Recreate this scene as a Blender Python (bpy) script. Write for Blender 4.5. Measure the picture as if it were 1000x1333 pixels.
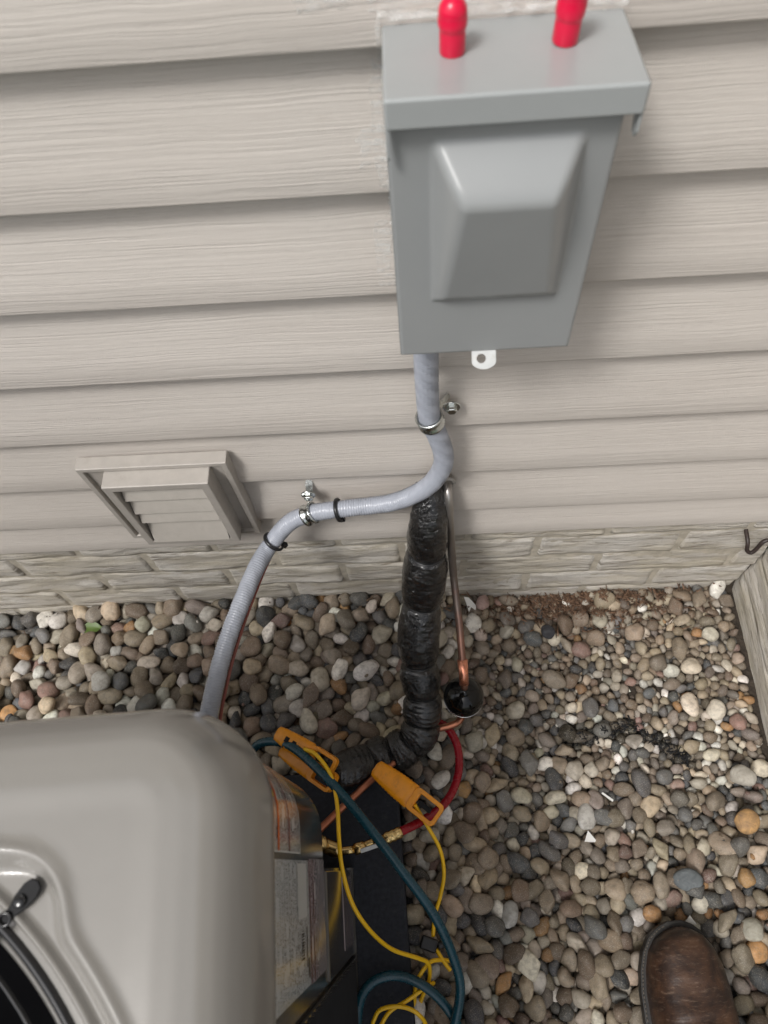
import bpy, math, random
import numpy as np
from math import sin, cos, pi, radians
from mathutils import Vector, Matrix, noise
random.seed(7); rng = np.random.default_rng(11)
S = bpy.context.scene
for o in list(bpy.data.objects): bpy.data.objects.remove(o)
COL = S.collection

# ---------------------------------------------------------------- camera
cd = bpy.data.cameras.new('camera'); cam = bpy.data.objects.new('camera', cd); COL.objects.link(cam); S.camera = cam
R_ = Vector((0.9978934638, -0.0188121632, -0.0620865315)); U_ = Vector((0.0440925941, 0.8986791626, 0.4363846993))
W_ = Vector((-0.0475865320, 0.4382029954, -0.8976155395))
CAMP = Vector((0, -.43029, .98959))
m = Matrix((( R_.x, U_.x, -W_.x), (R_.y, U_.y, -W_.y), (R_.z, U_.z, -W_.z))).to_4x4(); m.translation = CAMP
cam.matrix_world = m
cd.sensor_fit = 'HORIZONTAL'; cd.sensor_width = 36; cd.lens = 36.013; cd.clip_start = .02; cd.clip_end = 500
cd.dof.use_dof = True; cd.dof.focus_distance = .97; cd.dof.aperture_fstop = 11
S.render.resolution_x = 768; S.render.resolution_y = 1024
# ---------------------------------------------------------------- light
EL, AZ = radians(57), radians(222)     # where the soft light comes from (azimuth from +y, clockwise)
w = bpy.data.worlds.new("World"); S.world = w; w.use_nodes = True
nt = w.node_tree; nt.nodes.clear()
wo = nt.nodes.new('ShaderNodeOutputWorld'); bg = nt.nodes.new('ShaderNodeBackground'); sk = nt.nodes.new('ShaderNodeTexSky')
hs = nt.nodes.new('ShaderNodeHueSaturation'); hs.inputs['Saturation'].default_value = .33
sk.sky_type = 'NISHITA'; sk.sun_disc = False; sk.sun_elevation = EL; sk.sun_rotation = AZ; sk.dust_density = 4; sk.air_density = 1.2
bg.inputs['Strength'].default_value = .100
nt.links.new(sk.outputs[0], hs.inputs['Color']); nt.links.new(hs.outputs[0], bg.inputs['Color']); nt.links.new(bg.outputs[0], wo.inputs[0])
sd = bpy.data.lights.new('sun', 'SUN'); sun = bpy.data.objects.new('sun', sd); COL.objects.link(sun)
sd.energy = 1.5; sd.angle = radians(13); sd.color = (1, .985, .965)
sdir = Vector((sin(AZ)*cos(EL), cos(AZ)*cos(EL), sin(EL)))
sun.rotation_euler = sdir.to_track_quat('Z', 'Y').to_euler()
S.view_settings.view_transform = 'Standard'; S.view_settings.look = 'None'; S.view_settings.exposure = 0.60; S.view_settings.gamma = 1

# ---------------------------------------------------------------- materials
def mat(name, col=(.5,.5,.5), rough=.5, metal=0., spec=.5, coat=0.):
    M = bpy.data.materials.new(name); M.use_nodes = True
    b = M.node_tree.nodes['Principled BSDF']
    b.inputs['Base Color'].default_value = (*col, 1); b.inputs['Roughness'].default_value = rough
    b.inputs['Metallic'].default_value = metal; b.inputs['Specular IOR Level'].default_value = spec
    b.inputs['Coat Weight'].default_value = coat; b.inputs['Coat Roughness'].default_value = .12
    return M
class NT:
    def __init__(s, M): s.t = M.node_tree; s.b = s.t.nodes['Principled BSDF']
    def n(s, typ, ins=None, **kw):
        x = s.t.nodes.new('ShaderNode'+typ)
        for k, v in kw.items(): setattr(x, k, v)
        for k, v in (ins or {}).items():
            if isinstance(v, bpy.types.NodeSocket): s.t.links.new(v, x.inputs[k])
            else: x.inputs[k].default_value = v
        return x
    def coord(s, kind='Object', scale=(1,1,1), rot=(0,0,0)):
        c = s.n('TexCoord'); return s.n('Mapping', {'Vector': c.outputs[kind], 'Scale': scale, 'Rotation': rot}).outputs[0]
    def noise(s, vec, scale, detail=4, rough=.55, dist=0):
        return s.n('TexNoise', {'Vector': vec, 'Scale': scale, 'Detail': detail, 'Roughness': rough, 'Distortion': dist}).outputs[0]
    def ramp(s, f, stops):
        r = s.n('ValToRGB', {'Fac': f}); e = r.color_ramp.elements
        while len(e) < len(stops): e.new(.5)
        for i, (p, c) in enumerate(stops):
            e[i].position = p; e[i].color = (*c, 1) if not isinstance(c, (int, float)) else (c, c, c, 1)
        return r.outputs[0]
    def mix(s, f, a, b, blend='MIX'):
        x = s.n('Mix', data_type='RGBA', blend_type=blend)
        for k, v in ((0, f), (6, a), (7, b)):
            if isinstance(v, bpy.types.NodeSocket): s.t.links.new(v, x.inputs[k])
            else: x.inputs[k].default_value = (*v, 1) if isinstance(v, tuple) and len(v) == 3 else v
        return x.outputs[2]
    def math(s, op, a, b=0., c=None):
        x = s.n('Math', operation=op)
        for i, v in enumerate((a, b) if c is None else (a, b, c)):
            if isinstance(v, bpy.types.NodeSocket): s.t.links.new(v, x.inputs[i])
            else: x.inputs[i].default_value = v
        return x.outputs[0]
    def set(s, k, v): s.t.links.new(v, s.b.inputs[k])
    def bump(s, h, strength=.3, dist=.001, normal=None):
        ins = {'Height': h, 'Strength': strength, 'Distance': dist}
        if normal: ins['Normal'] = normal
        o = s.n('Bump', ins).outputs[0]; s.set('Normal', o); return o
def worn(name, col, rough, var=.12, nscale=30, metal=0., spec=.5, bump=.1, bscale=300, coat=0., dirt=None):
    M = mat(name, col, rough, metal, spec, coat); N = NT(M); c = N.coord()
    n1 = N.noise(c, nscale, 6, .6)
    lo = tuple(x*(1-var) for x in col); hi = tuple(min(1, x*(1+var)) for x in col)
    colr = N.ramp(n1, [(.3, lo), (.7, hi)])
    if dirt:
        n3 = N.noise(c, nscale*.7+3, 8, .75)
        colr = N.mix(N.ramp(n3, [(.56, 0.), (.74, .75)]), colr, dirt)
    N.set('Base Color', colr)
    N.set('Roughness', N.math('MULTIPLY_ADD', N.noise(c, nscale*2.3, 3), .06 if spec >= .5 and not dirt else .2, rough-(.03 if spec >= .5 and not dirt else .1)))
    if bump: N.bump(N.noise(c, bscale, 3), bump, .0006)
    return M

# vinyl siding: embossed wood grain
SID = mat('vinyl', (.50,.45,.395), .55, spec=.35); N = NT(SID)
c = N.coord('Object', (1, 1, 1)); warp = N.noise(N.coord('Object', (5, 5, 9)), 1., 3)
cw = N.n('VectorMath', {0: c, 1: N.n('CombineXYZ', {'Z': N.math('MULTIPLY', warp, .012)}).outputs[0]}, operation='ADD').outputs[0]
mp = N.n('Mapping', {'Vector': cw, 'Scale': (6, 30, 620)}).outputs[0]
g1 = N.noise(mp, 1., 4, .6, .5)
mp2 = N.n('Mapping', {'Vector': cw, 'Scale': (16, 30, 1500)}).outputs[0]
g2 = N.noise(mp2, 1., 3, .6)
hgt = N.math('ADD', N.math('MULTIPLY', N.ramp(g1, [(.3, 0.), (.48, .6), (.72, 1.)]), 1.), N.math('MULTIPLY', g2, .5))
N.bump(hgt, .62, .00060)
blot = N.noise(N.coord('Object', (3, 3, 14)), 1., 6, .6)
dust = N.noise(N.coord('Object', (60, 60, 60)), 1., 8, .7)
basec = N.ramp(blot, [(.3, (.520,.478,.435)), (.7, (.565,.523,.478))])
N.set('Base Color', N.mix(N.ramp(dust, [(.60, 0.), (.8, .35)]), basec, (.46,.41,.36)))

BOXM = worn('grey_enamel', (.275,.284,.285), .30, .03, 12, bump=.05, bscale=900, spec=.5)
HOOD = worn('hood_enamel', (.33,.345,.345), .26, .03, 12, bump=.05, bscale=900)
RED = mat('red_vinyl', (.66,.004,.045), .28)
ZINC = mat('zinc', (.62,.64,.62), .2, 1.); N = NT(ZINC); N.set('Roughness', N.math('MULTIPLY_ADD', N.noise(N.coord(), 200, 4), .35, .05))
PLATE = worn('galvanised', (.48,.49,.48), .35, .08, 120, metal=.4, dirt=(.4,.38,.33))
VENT = worn('vent_plastic', (.40,.37,.335), .42, .07, 60, bump=.12, bscale=500, dirt=(.33,.30,.26))
VENTG = worn('vent_flaps', (.43,.40,.36), .4, .05, 60, bump=.1, bscale=500, dirt=(.36,.33,.29))
COND = mat('conduit_grey', (.33,.355,.43), .3, spec=.5); N = NT(COND)
N.set('Base Color', N.ramp(N.noise(N.coord(), 40, 6), [(.3, (.325,.343,.388)), (.7, (.37,.39,.44))]))
TIE = mat('black_nylon', (.012,.012,.013), .35)
WIREM = worn('brown_wire', (.25,.07,.05), .4, .2, 100)
CAULK = mat('caulk', (.82,.82,.80), .25); N = NT(CAULK)
N.set('Alpha', N.ramp(N.noise(N.coord('Object', (1,1,4)), 60, 6, .7), [(.42, 0.0), (.66, .48)])); N.bump(N.noise(N.coord(), 200, 3), .5, .001)
INS = mat('wrapped_foam', (.004,.004,.0045), .12, spec=.6, coat=.6); N = NT(INS); c = N.coord()
gr = N.n('TexVoronoi', {'Vector': N.n('Mapping', {'Vector': c, 'Scale': (1, 1, .9)}).outputs[0], 'Scale': 270., 'Randomness': .6}, feature='F1').outputs[0]
wr = N.noise(N.n('Mapping', {'Vector': c, 'Scale': (1.2, 1.2, 1.3)}).outputs[0], 55, 5, .65, 1.2)
N.bump(N.math('ADD', N.math('MULTIPLY', gr, .30), N.math('MULTIPLY', wr, 1.6)), .85, .0034)
N.set('Roughness', N.math('MULTIPLY_ADD', N.noise(c, 40, 4), .22, .02))
COPPER = mat('aged_copper', (.35,.18,.12), .35, .85); N = NT(COPPER); c = N.coord()
zz = N.n('SeparateXYZ', {'Vector': c}).outputs[2]
zr = N.math('ADD', zz, N.math('MULTIPLY', N.noise(c, 40, 4), .09))
N.set('Base Color', N.ramp(N.n('MapRange', {'Value': zr, 1: -.30, 2: .06}).outputs[0], [(0, (.42,.17,.10)), (.20, (.50,.19,.11)), (.30, (.24,.13,.095)), (.42, (.26,.14,.105)), (.50, (.15,.115,.10)), (.75, (.26,.24,.22)), (1, (.42,.40,.38))]))
COPB = worn('bright_copper', (.72,.30,.19), .28, .2, 120, metal=.9)
BLK = mat('black_enamel', (.003,.003,.003), .06, spec=.4)
STEEL = mat('cut_steel', (.6,.6,.6), .2, 1.)
BRASS = worn('brass', (.70,.50,.22), .22, .15, 150, metal=1.)
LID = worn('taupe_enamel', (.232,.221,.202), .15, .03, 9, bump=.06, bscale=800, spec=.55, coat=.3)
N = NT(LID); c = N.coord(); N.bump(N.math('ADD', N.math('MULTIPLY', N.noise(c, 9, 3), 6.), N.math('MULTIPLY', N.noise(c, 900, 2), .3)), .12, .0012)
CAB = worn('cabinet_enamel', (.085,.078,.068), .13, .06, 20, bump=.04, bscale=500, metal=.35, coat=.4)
DARK = worn('dark_plastic', (.008,.008,.009), .5, .2, 50, spec=.2)
INNER = mat('dark_interior', (.004,.004,.0045), .9, spec=.03)
PADM = worn('pad_composite', (.026,.029,.037), .7, .25, 160, spec=.25, bump=.5, bscale=600, dirt=(.06,.06,.06))
BLUEH = worn('blue_hose', (.006,.052,.075), .27, .15, 60)
REDH = worn('red_hose', (.26,.005,.014), .27, .15, 60)
YEL = mat('yellow_cord', (.88,.52,.008), .33)
ORG = worn('orange_plastic', (.80,.30,.008), .33, .10, 60, dirt=(.45,.16,.01), bump=.08)
LEATHER = mat('brown_leather', (.09,.045,.025), .38); N = NT(LEATHER); c = N.coord()
ln = N.noise(c, 22, 8, .7, .4)
lc = N.ramp(ln, [(.32, (.009,.0065,.0065)), (.46, (.026,.014,.010)), (.58, (.055,.026,.014)), (.78, (.12,.062,.033))])
scr = N.noise(N.n('Mapping', {'Vector': c, 'Scale': (40, 160, 40), 'Rotation': (0,0,.4)}).outputs[0], 2., 6, .75)
N.set('Base Color', N.mix(N.ramp(scr, [(.54, 0.), (.72, .6)]), lc, (.22,.15,.105)))
N.set('Roughness', N.math('MULTIPLY_ADD', ln, .5, .18))
N.bump(N.math('ADD', N.math('MULTIPLY', N.noise(N.n('Mapping', {'Vector': c, 'Scale': (9, 42, 14)}).outputs[0], 1.6, 5, .6), 1.), N.math('MULTIPLY', N.noise(c, 420, 3), .2)), .55, .0022)
SOLE = worn('black_rubber', (.022,.020,.018), .55, .3, 90, bump=.4, dirt=(.08,.07,.055))
# foundation: grey split-face with lichen stains
def found(name):
    M = mat(name, (.35,.34,.3), .85, spec=.2); N = NT(M); c = N.coord()
    a = N.noise(N.n('Mapping', {'Vector': c, 'Scale': (3, 3, 14)}).outputs[0], 1.6, 6, .65)
    b_ = N.noise(N.n('Mapping', {'Vector': c, 'Scale': (9, 9, 90)}).outputs[0], 1.8, 7, .7)
    col = N.ramp(a, [(.28, (.36,.33,.29)), (.42, (.50,.46,.39)), (.52, (.53,.495,.445)), (.66, (.62,.595,.55)), (.8, (.72,.70,.665))])
    col = N.mix(N.ramp(b_, [(.36, .75), (.47, 0.)]), col, (.17,.14,.10))
    st = N.noise(N.n('Mapping', {'Vector': c, 'Scale': (2, 2, 6)}).outputs[0], 3., 8, .7)
    col = N.mix(N.ramp(st, [(.48, 0.), (.66, .55)]), col, (.43,.38,.28))
    N.set('Base Color', col)
    h = N.math('ADD', N.math('MULTIPLY', b_, 1.4), N.math('MULTIPLY', N.noise(c, 260, 5, .7), .35))
    N.bump(h, .9, .0035); return M
BRK = found('split_face_brick'); MORT = worn('mortar', (.44,.40,.33), .9, .25, 60, bump=.6, bscale=200, spec=.2)
# pebbles: per-pebble colour attribute with veins and dust
PEB = mat('pebble', (.3,.27,.22), .62, spec=.35); N = NT(PEB)
pa = N.n('Attribute', attribute_name='tint').outputs[0]; c = N.coord()
v1 = N.noise(c, 130, 6, .65); v2 = N.noise(c, 700, 4, .7); v3 = N.noise(c, 60, 3, .5, 1.5)
pc = N.mix(N.ramp(v1, [(.36, .42), (.56, 0.)]), pa, (.10,.085,.065), 'MIX')
pc = N.mix(N.ramp(v2, [(.54, 0.), (.68, .5)]), pc, (.50,.46,.38))
pc = N.mix(N.ramp(v3, [(.40, .0), (.495, .0), (.50, .28), (.505, 0.), (1, 0.)]), pc, (.6,.57,.5))
N.set('Base Color', pc); N.set('Roughness', N.math('MULTIPLY_ADD', v1, .4, .38))
N.bump(N.math('ADD', v1, N.math('MULTIPLY', v2, .4)), .4, .0016)
def stone_mat(name, col, col2):
    M = mat(name, col, .65, spec=.3); N = NT(M); c = N.coord(); n1 = N.noise(c, 90, 7, .7, .6)
    N.set('Base Color', N.ramp(n1, [(.35, col2), (.6, col), (.8, tuple(min(1, x*1.4) for x in col))])); N.bump(n1, .6, .003); return M
SOIL = mat('soil', (.05,.037,.026), .9); N = NT(SOIL); c = N.coord()
N.set('Base Color', N.ramp(N.noise(c, 120, 8, .7), [(.3, (.02,.015,.011)), (.7, (.07,.052,.036))])); N.bump(N.noise(c, 90, 8, .7), 1., .008)
GRASS = mat('lawn_green', (.05,.09,.02), .8); N = NT(GRASS); c = N.coord()
N.set('Base Color', N.ramp(N.noise(c, 40, 8, .7), [(.3, (.025,.05,.012)), (.7, (.08,.13,.035))])); N.bump(N.noise(c, 300, 4, .7), 1., .02)
# printed labels: rows of tiny illegible type; uv.x along the line, uv.y across lines
def label_mat(name, paper, ink, lines, density, word=26.):
    M = mat(name, paper, .16, spec=.6, coat=.8); N = NT(M)
    uv = N.n('UVMap').outputs[0]; s = N.n('SeparateXYZ', {'Vector': uv}); u, v = s.outputs[0], s.outputs[1]
    row = N.math('FLOOR', N.math('MULTIPLY', v, lines)); fr = N.math('FRACT', N.math('MULTIPLY', v, lines))
    inrow = N.math('MULTIPLY', N.math('GREATER_THAN', fr, .12), N.math('LESS_THAN', fr, .90))
    wv = N.n('CombineXYZ', {'X': N.math('MULTIPLY', u, word), 'Y': N.math('MULTIPLY', row, 7.31), 'Z': N.math('MULTIPLY', fr, 1.6)}).outputs[0]
    ch = N.math('GREATER_THAN', N.noise(wv, 3.0, 3, .7), 1-density)
    blk = N.n('CombineXYZ', {'X': N.math('MULTIPLY', u, 3.), 'Y': N.math('MULTIPLY', row, 1.7)}).outputs[0]
    para = N.math('GREATER_THAN', N.noise(blk, 1.3, 1), .40)
    f = N.math('MULTIPLY', N.math('MULTIPLY', inrow, ch), para)
    N.set('Base Color', N.mix(f, paper, ink)); return M
WARN = label_mat('warning_print', (.80,.78,.75), (.03,.03,.04), 22, .52, 26)
RATE = label_mat('rating_print', (.74,.74,.73), (.05,.05,.055), 19, .46, 26)
SMALLP = label_mat('pink_print', (.40,.33,.33), (.04,.03,.035), 12, .5, 24)
INKR = mat('print_dark_red', (.22,.02,.03), .25, coat=.3); INKO = mat('print_orange', (.65,.13,.02), .25, coat=.3)
INKY = mat('print_yellow', (.8,.55,.02), .25, coat=.3); INKB = mat('print_black', (.015,.015,.018), .25, coat=.3); INKW = mat('print_white', (.6,.6,.58), .25, coat=.3)
GUARD = mat('guard_wire', (.010,.010,.011), .16, spec=.6)
PAPER = mat('white_scrap', (.75,.74,.70), .6); LEAFM = mat('leaf_green', (.09,.14,.03), .5); IRON = worn('rusty_iron', (.03,.02,.017), .5, .3, 200, dirt=(.09,.045,.03))
LITT = mat('litter', (.1,.07,.045), .85); N = NT(LITT); N.set('Base Color', N.n('Attribute', attribute_name='tint').outputs[0])

# ---------------------------------------------------------------- helpers
def tag(o, label=None, cat=None, group=None, kind=None):
    if label: o['label'] = label
    if cat: o['category'] = cat
    if group: o['group'] = group
    if kind: o['kind'] = kind
    return o
def thing(name, label, cat, loc=(0,0,0), rot=(0,0,0), group=None):
    o = bpy.data.objects.new(name, None); o.empty_display_size = .02; COL.objects.link(o)
    o.location = loc; o.rotation_euler = rot
    o['_l'] = 1 if tuple(rot) == (0,0,0) else 0
    return tag(o, label, cat, group)
def origin(parent):
    "world offset to subtract for unrotated things so that meshes can be written in world coordinates"
    while parent is not None:
        if parent.parent is None: return Vector(parent.location) if parent.get('_l') else Vector((0,0,0))
        parent = parent.parent
    return Vector((0,0,0))
def obj(name, V, F, M, parent=None, smooth=True, uv=None, sub=0, bev=0, mats=None, angle=None):
    me = bpy.data.meshes.new(name); o_ = origin(parent)
    me.from_pydata([tuple(Vector(v)-o_) for v in V], [], F); me.validate(); me.update()
    if uv is not None:
        l = me.uv_layers.new(name='UVMap')
        for i, lp in enumerate(me.loops): l.data[i].uv = uv[lp.vertex_index]
    me.materials.append(M)
    if smooth: me.polygons.foreach_set('use_smooth', [True]*len(me.polygons))
    o = bpy.data.objects.new(name, me); COL.objects.link(o)
    if parent is not None: o.parent = parent
    if bev:
        b = o.modifiers.new('bevel', 'BEVEL'); b.width = bev; b.segments = 3; b.limit_method = 'ANGLE'; b.harden_normals = True
    if angle: me.set_sharp_from_angle(angle=radians(angle))
    return o
def box(x0,x1,y0,y1,z0,z1):
    V = [(x,y,z) for x in (x0,x1) for y in (y0,y1) for z in (z0,z1)]
    return V, [(0,1,3,2),(4,6,7,5),(0,4,5,1),(2,3,7,6),(0,2,6,4),(1,5,7,3)]
def merge(*parts):
    V=[];F=[]
    for v,f in parts:
        n=len(V); V+=list(v); F+=[tuple(i+n for i in q) for q in f]
    return V,F
def xf(vf, M):
    return [tuple(M @ Vector(v)) for v in vf[0]], vf[1]
def spline(P, n):
    P=[Vector(p) for p in P]; Q=[P[0]*2-P[1]]+P+[P[-1]*2-P[-2]]; out=[]
    L=[0]
    for i in range(1,len(Q)-2):
        for k in range(16):
            t=k/16; a,b,c,d=Q[i-1:i+3]
            out.append(.5*((2*b)+(c-a)*t+(2*a-5*b+4*c-d)*t*t+(3*b-a-3*c+d)*t**3))
    out.append(P[-1])
    for i in range(1,len(out)): L.append(L[-1]+(out[i]-out[i-1]).length)
    T=L[-1]; res=[]; j=0
    for k in range(n):
        s=T*k/(n-1)
        while j<len(L)-2 and L[j+1]<s: j+=1
        u=(s-L[j])/max(1e-9,L[j+1]-L[j]); res.append(out[j].lerp(out[j+1],min(1,u)))
    return res, T
def tube(P, r, n=60, seg=10, cap=True, rf=None, raw=False):
    pts, T = (P, 0) if raw else spline(P, n)
    n=len(pts)
    if raw: T=sum((pts[i+1]-pts[i]).length for i in range(n-1))
    t0=(pts[1]-pts[0]).normalized(); nrm=t0.orthogonal().normalized(); V=[];F=[]; s=0
    for i,p in enumerate(pts):
        t=(pts[min(i+1,n-1)]-pts[max(i-1,0)]).normalized()
        nrm=(nrm-t*nrm.dot(t)).normalized(); bn=t.cross(nrm)
        if i: s+=(pts[i]-pts[i-1]).length
        for k in range(seg):
            a=2*pi*k/seg; rr=rf(s,T,a,p) if rf else r
            V.append(tuple(p+(nrm*cos(a)+bn*sin(a))*rr))
    for i in range(n-1):
        for k in range(seg):
            a=i*seg+k;b=i*seg+(k+1)%seg; F.append((a,b,b+seg,a+seg))
    if cap: F.append(tuple(range(seg-1,-1,-1))); F.append(tuple(range((n-1)*seg,n*seg)))
    return V,F
def lathe(prof, seg=32, M=None):
    V=[];F=[]
    for r,z in prof:
        for k in range(seg): V.append((r*cos(2*pi*k/seg), r*sin(2*pi*k/seg), z))
    for i in range(len(prof)-1):
        for k in range(seg):
            a=i*seg+k;b=i*seg+(k+1)%seg;F.append((a,b,b+seg,a+seg))
    F.append(tuple(range(seg-1,-1,-1)));F.append(tuple(range((len(prof)-1)*seg,len(prof)*seg)))
    return xf((V,F),M) if M else (V,F)
def grid(nu,nv,fn,flip=False):
    V=[fn(i/(nu-1),j/(nv-1)) for i in range(nu) for j in range(nv)]
    F=[]
    for i in range(nu-1):
        for j in range(nv-1):
            a=i*nv+j; q=(a,a+nv,a+nv+1,a+1); F.append(q[::-1] if flip else q)
    return V,F
def T(loc, z=None, x=None):
    "matrix placing local z along z and, roughly, local x along x"
    z=Vector(z or (0,0,1)).normalized(); x=Vector(x or (1,0,0)); x=(x-z*x.dot(z)).normalized(); y=z.cross(x)
    m=Matrix((( x.x,y.x,z.x),(x.y,y.y,z.y),(x.z,y.z,z.z))).to_4x4(); m.translation=Vector(loc); return m
G0=-.2287
def gz(x,y):
    z=G0
    if x<-.05: z-=.085*(-x-.05)*min(1,max(0,1+(y)*.6))
    if x>.1: z+=.05*(x-.1)
    return z+.006*sin(7*x+2)*sin(9*y)

# ---------------------------------------------------------------- ground
def gsheet(name,x0,x1,y0,y1,nx,ny,dz,M,label=None):
    v,f=grid(nx,ny,lambda a,b:(x0+(x1-x0)*a,y0+(y1-y0)*b,gz(max(-1.2,min(.6,x0+(x1-x0)*a)),y0+(y1-y0)*b if y0>-3 else 0)+dz))
    return tag(obj(name,v,f,M,None),kind='structure')
gsheet('gravel_bed',-3.2,.62,-2.2,.06,60,40,-.050,SOIL)
v,f=grid(40,40,lambda a,b:(-150+300*a,-150+300*b,G0-.19)); tag(obj('ground',v,f,GRASS),kind='structure')

# ---------------------------------------------------------------- siding wall
SW=thing('siding_wall','beige vinyl clapboard wall with embossed wood grain, running across the whole view','wall',(0,.02,.02))
PITCH=.1016
def panel(k,x0,x1,parent,swap=False):
    z0=k*PITCH if k>0 else .0255; zt=(k+1)*PITCH+.006
    prof=[(.0190,z0+.0055),(.0165,z0+.0015),(.0018,z0),(.0004,z0+.0008),(0,z0+.0025)]
    sl=.0180/(PITCH)
    for t in (.25,.5,.75,1.): z=z0+.0025+(zt-z0-.0025)*t; prof.append((sl*(z-(k*PITCH))-sl*.0025 if k else sl*(z-z0),z))
    nx=60 if not swap else 30; V=[];F=[];ph=random.random()*9
    for i in range(nx):
        x=x0+(x1-x0)*i/(nx-1)
        dy=.0007*noise.noise(Vector((x*2.1,k*3.7,ph))); dz=.0008*noise.noise(Vector((x*1.3,k*1.7,ph+5)))
        for (y,z) in prof: V.append((x,y+dy,z+dz))
    m_=len(prof)
    for i in range(nx-1):
        for j in range(m_-1):
            a=i*m_+j; F.append((a,a+m_,a+m_+1,a+1))
    if swap: V=[(.513+y_, -x_, z_) for x_,y_,z_ in V]
    return obj('siding_panel',V,F,SID,parent,angle=50)
for k in range(0,26): panel(k,-2.6,.5155,SW)
v,f=box(-2.6,.64,.03,.10,.0,2.66); obj('sheathing',v,f,INNER,SW,False)
SS=thing('side_siding_wall','beige clapboard wall of the projecting bay, just beyond the right edge','wall',(.53,-.6,.02))
for k in range(0,26): panel(k,.0,.75,SS,True)
v,f=box(.545,.64,-.75,.028,.0,2.66); obj('sheathing',v,f,INNER,SS,False)

# ---------------------------------------------------------------- foundation
def brick(parent,x0,x1,z0,z1,swap=False,zmin=None):
    nu,nv=34,12; L=x1-x0; H=z1-z0; sd_=random.random()*50; V=[]
    def fn(a,b):
        x=x0+L*a; z=z0+H*b
        e=min(a*L,(1-a)*L); e2=min(b*H,(1-b)*H)
        edge=min(1,e/.0035)**.6*min(1,e2/.004)**.6
        nz=noise.noise(Vector((x*16,z*70,sd_)))*.0032+noise.noise(Vector((x*45,z*260,sd_+3)))*.0017+noise.noise(Vector((x*6,z*22,sd_)))*.003
        ledge=.004*(1-b)   # lower part stands prouder
        wob=noise.noise(Vector((x*25,z0*9,sd_+1)))*.003
        y=.0190-(.0050+ledge*.7)*edge-nz*edge*.95
        zz_=z+wob*(1 if 0<b<1 else .6)
        return (x,y,zz_) if not swap else (.5035+y*.9, -x, zz_)
    v,f=grid(nu,nv,fn)
    return obj('brick',v,f,BRK,parent)
FW=thing('foundation_wall','grey brick-patterned concrete foundation, stained and striated, below the siding','foundation',(0,.03,-.3))
rows=[(-.350,-.303,[-1.9,-1.7,-1.5,-1.3,-1.12,-.92,-.72,-.52,-.32,-.12,.08,.28,.5195]),
      (-.3,-.236,[-1.9,-1.62,-1.42,-1.22,-1.02,-.82,-.71,-.50,-.31,-.12,.065,.265,.5195]),
      (-.233,-.166,[-1.9,-1.75,-1.55,-1.38,-1.19,-.99,-.79,-.60,-.405,-.213,-.03,.165,.371,.5195]),
      (-.163,-.096,[-1.9,-1.68,-1.48,-1.28,-1.09,-.89,-.70,-.508,-.306,-.124,.062,.267,.474,.5195]),
      (-.093,-.026,[-1.9,-1.75,-1.55,-1.36,-1.16,-.98,-.80,-.61,-.41,-.218,-.03,.167,.376,.5195]),
      (-.023,.030,[-1.9,-1.66,-1.46,-1.26,-1.06,-.86,-.69,-.50,-.30,-.12,.066,.262,.462,.5195])]
for z0,z1,xs in rows:
    for a,b in zip(xs,xs[1:]): brick(FW,a+.0016,b-.0016,z0-.0008,z1+.0008)
v,f=grid(240,40,lambda a,b:(-1.9+2.41*a,.0150+.0014*noise.noise(Vector((a*240,b*20,1))),-.42+.45*b)); obj('mortar',v,f,MORT,FW)
FS=thing('side_foundation_wall','grey striated brick-patterned foundation at the right edge, meeting the wall at a corner','foundation',(.52,-.3,-.3))
for i,(z0,z1,xs) in enumerate([(-.27,-.2035,[-.02,.36,.74]),(-.202,-.1335,[-.02,.16,.74]),(-.132,-.0635,[-.02,.43,.74]),(-.062,.028,[-.02,.25,.74])]):
    for a,b in zip(xs,xs[1:]): brick(FS,a+.0025,b-.0025,z0,z1,True)
v,f=grid(80,30,lambda a,b:(.5225+.0014*noise.noise(Vector((a*90,b*20,1))),.02-.78*a,-.36+.39*b),True); obj('mortar',v,f,MORT,FS)

# ---------------------------------------------------------------- disconnect box
BX=thing('electrical_box','grey metal disconnect box with raised tapered cover, mounted high on the siding','electrical box',(.053,.0,.51))
v,f=box(-.0075,.1155,-.0595,.004,.513,.716); obj('back_box',v,f,BOXM,BX,bev=.0015)
x0,x1,z0,z1=-.0100,.1180,.5105,.7160
XL,XR,ZB,ZT,HR,ZRG=.0150,.1000,.5720,.6990,.0275,.6775
def smin(a,b,k): h=max(k-abs(a-b),0)/k; return min(a,b)-h*h*k*.25
def cov(a,b):
    x=x0+(x1-x0)*a; z=z0+(z1-z0)*b
    h=smin(smin((ZT-z)*HR/(ZT-ZRG),.0065+(z-ZB)*(HR-.0065)/(ZRG-ZB),.010),smin(smin((x-XL)*1.85,(XR-x)*1.85,.006),(z-ZB)*1.5,.004),.010)
    h=-smin(-h,0.,.0035)
    h=max(0,h)
    e=min(x-x0,x1-x,z-z0)
    r=.0025; dy=0
    if e<r: dy=r-math.sqrt(max(0,r*r-(r-e)**2))
    warp=.0006*sin(a*3.1)*sin(b*3)
    return (x,-.0640-h+dy-warp,z)
v,f=grid(107,172,cov); 
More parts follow.
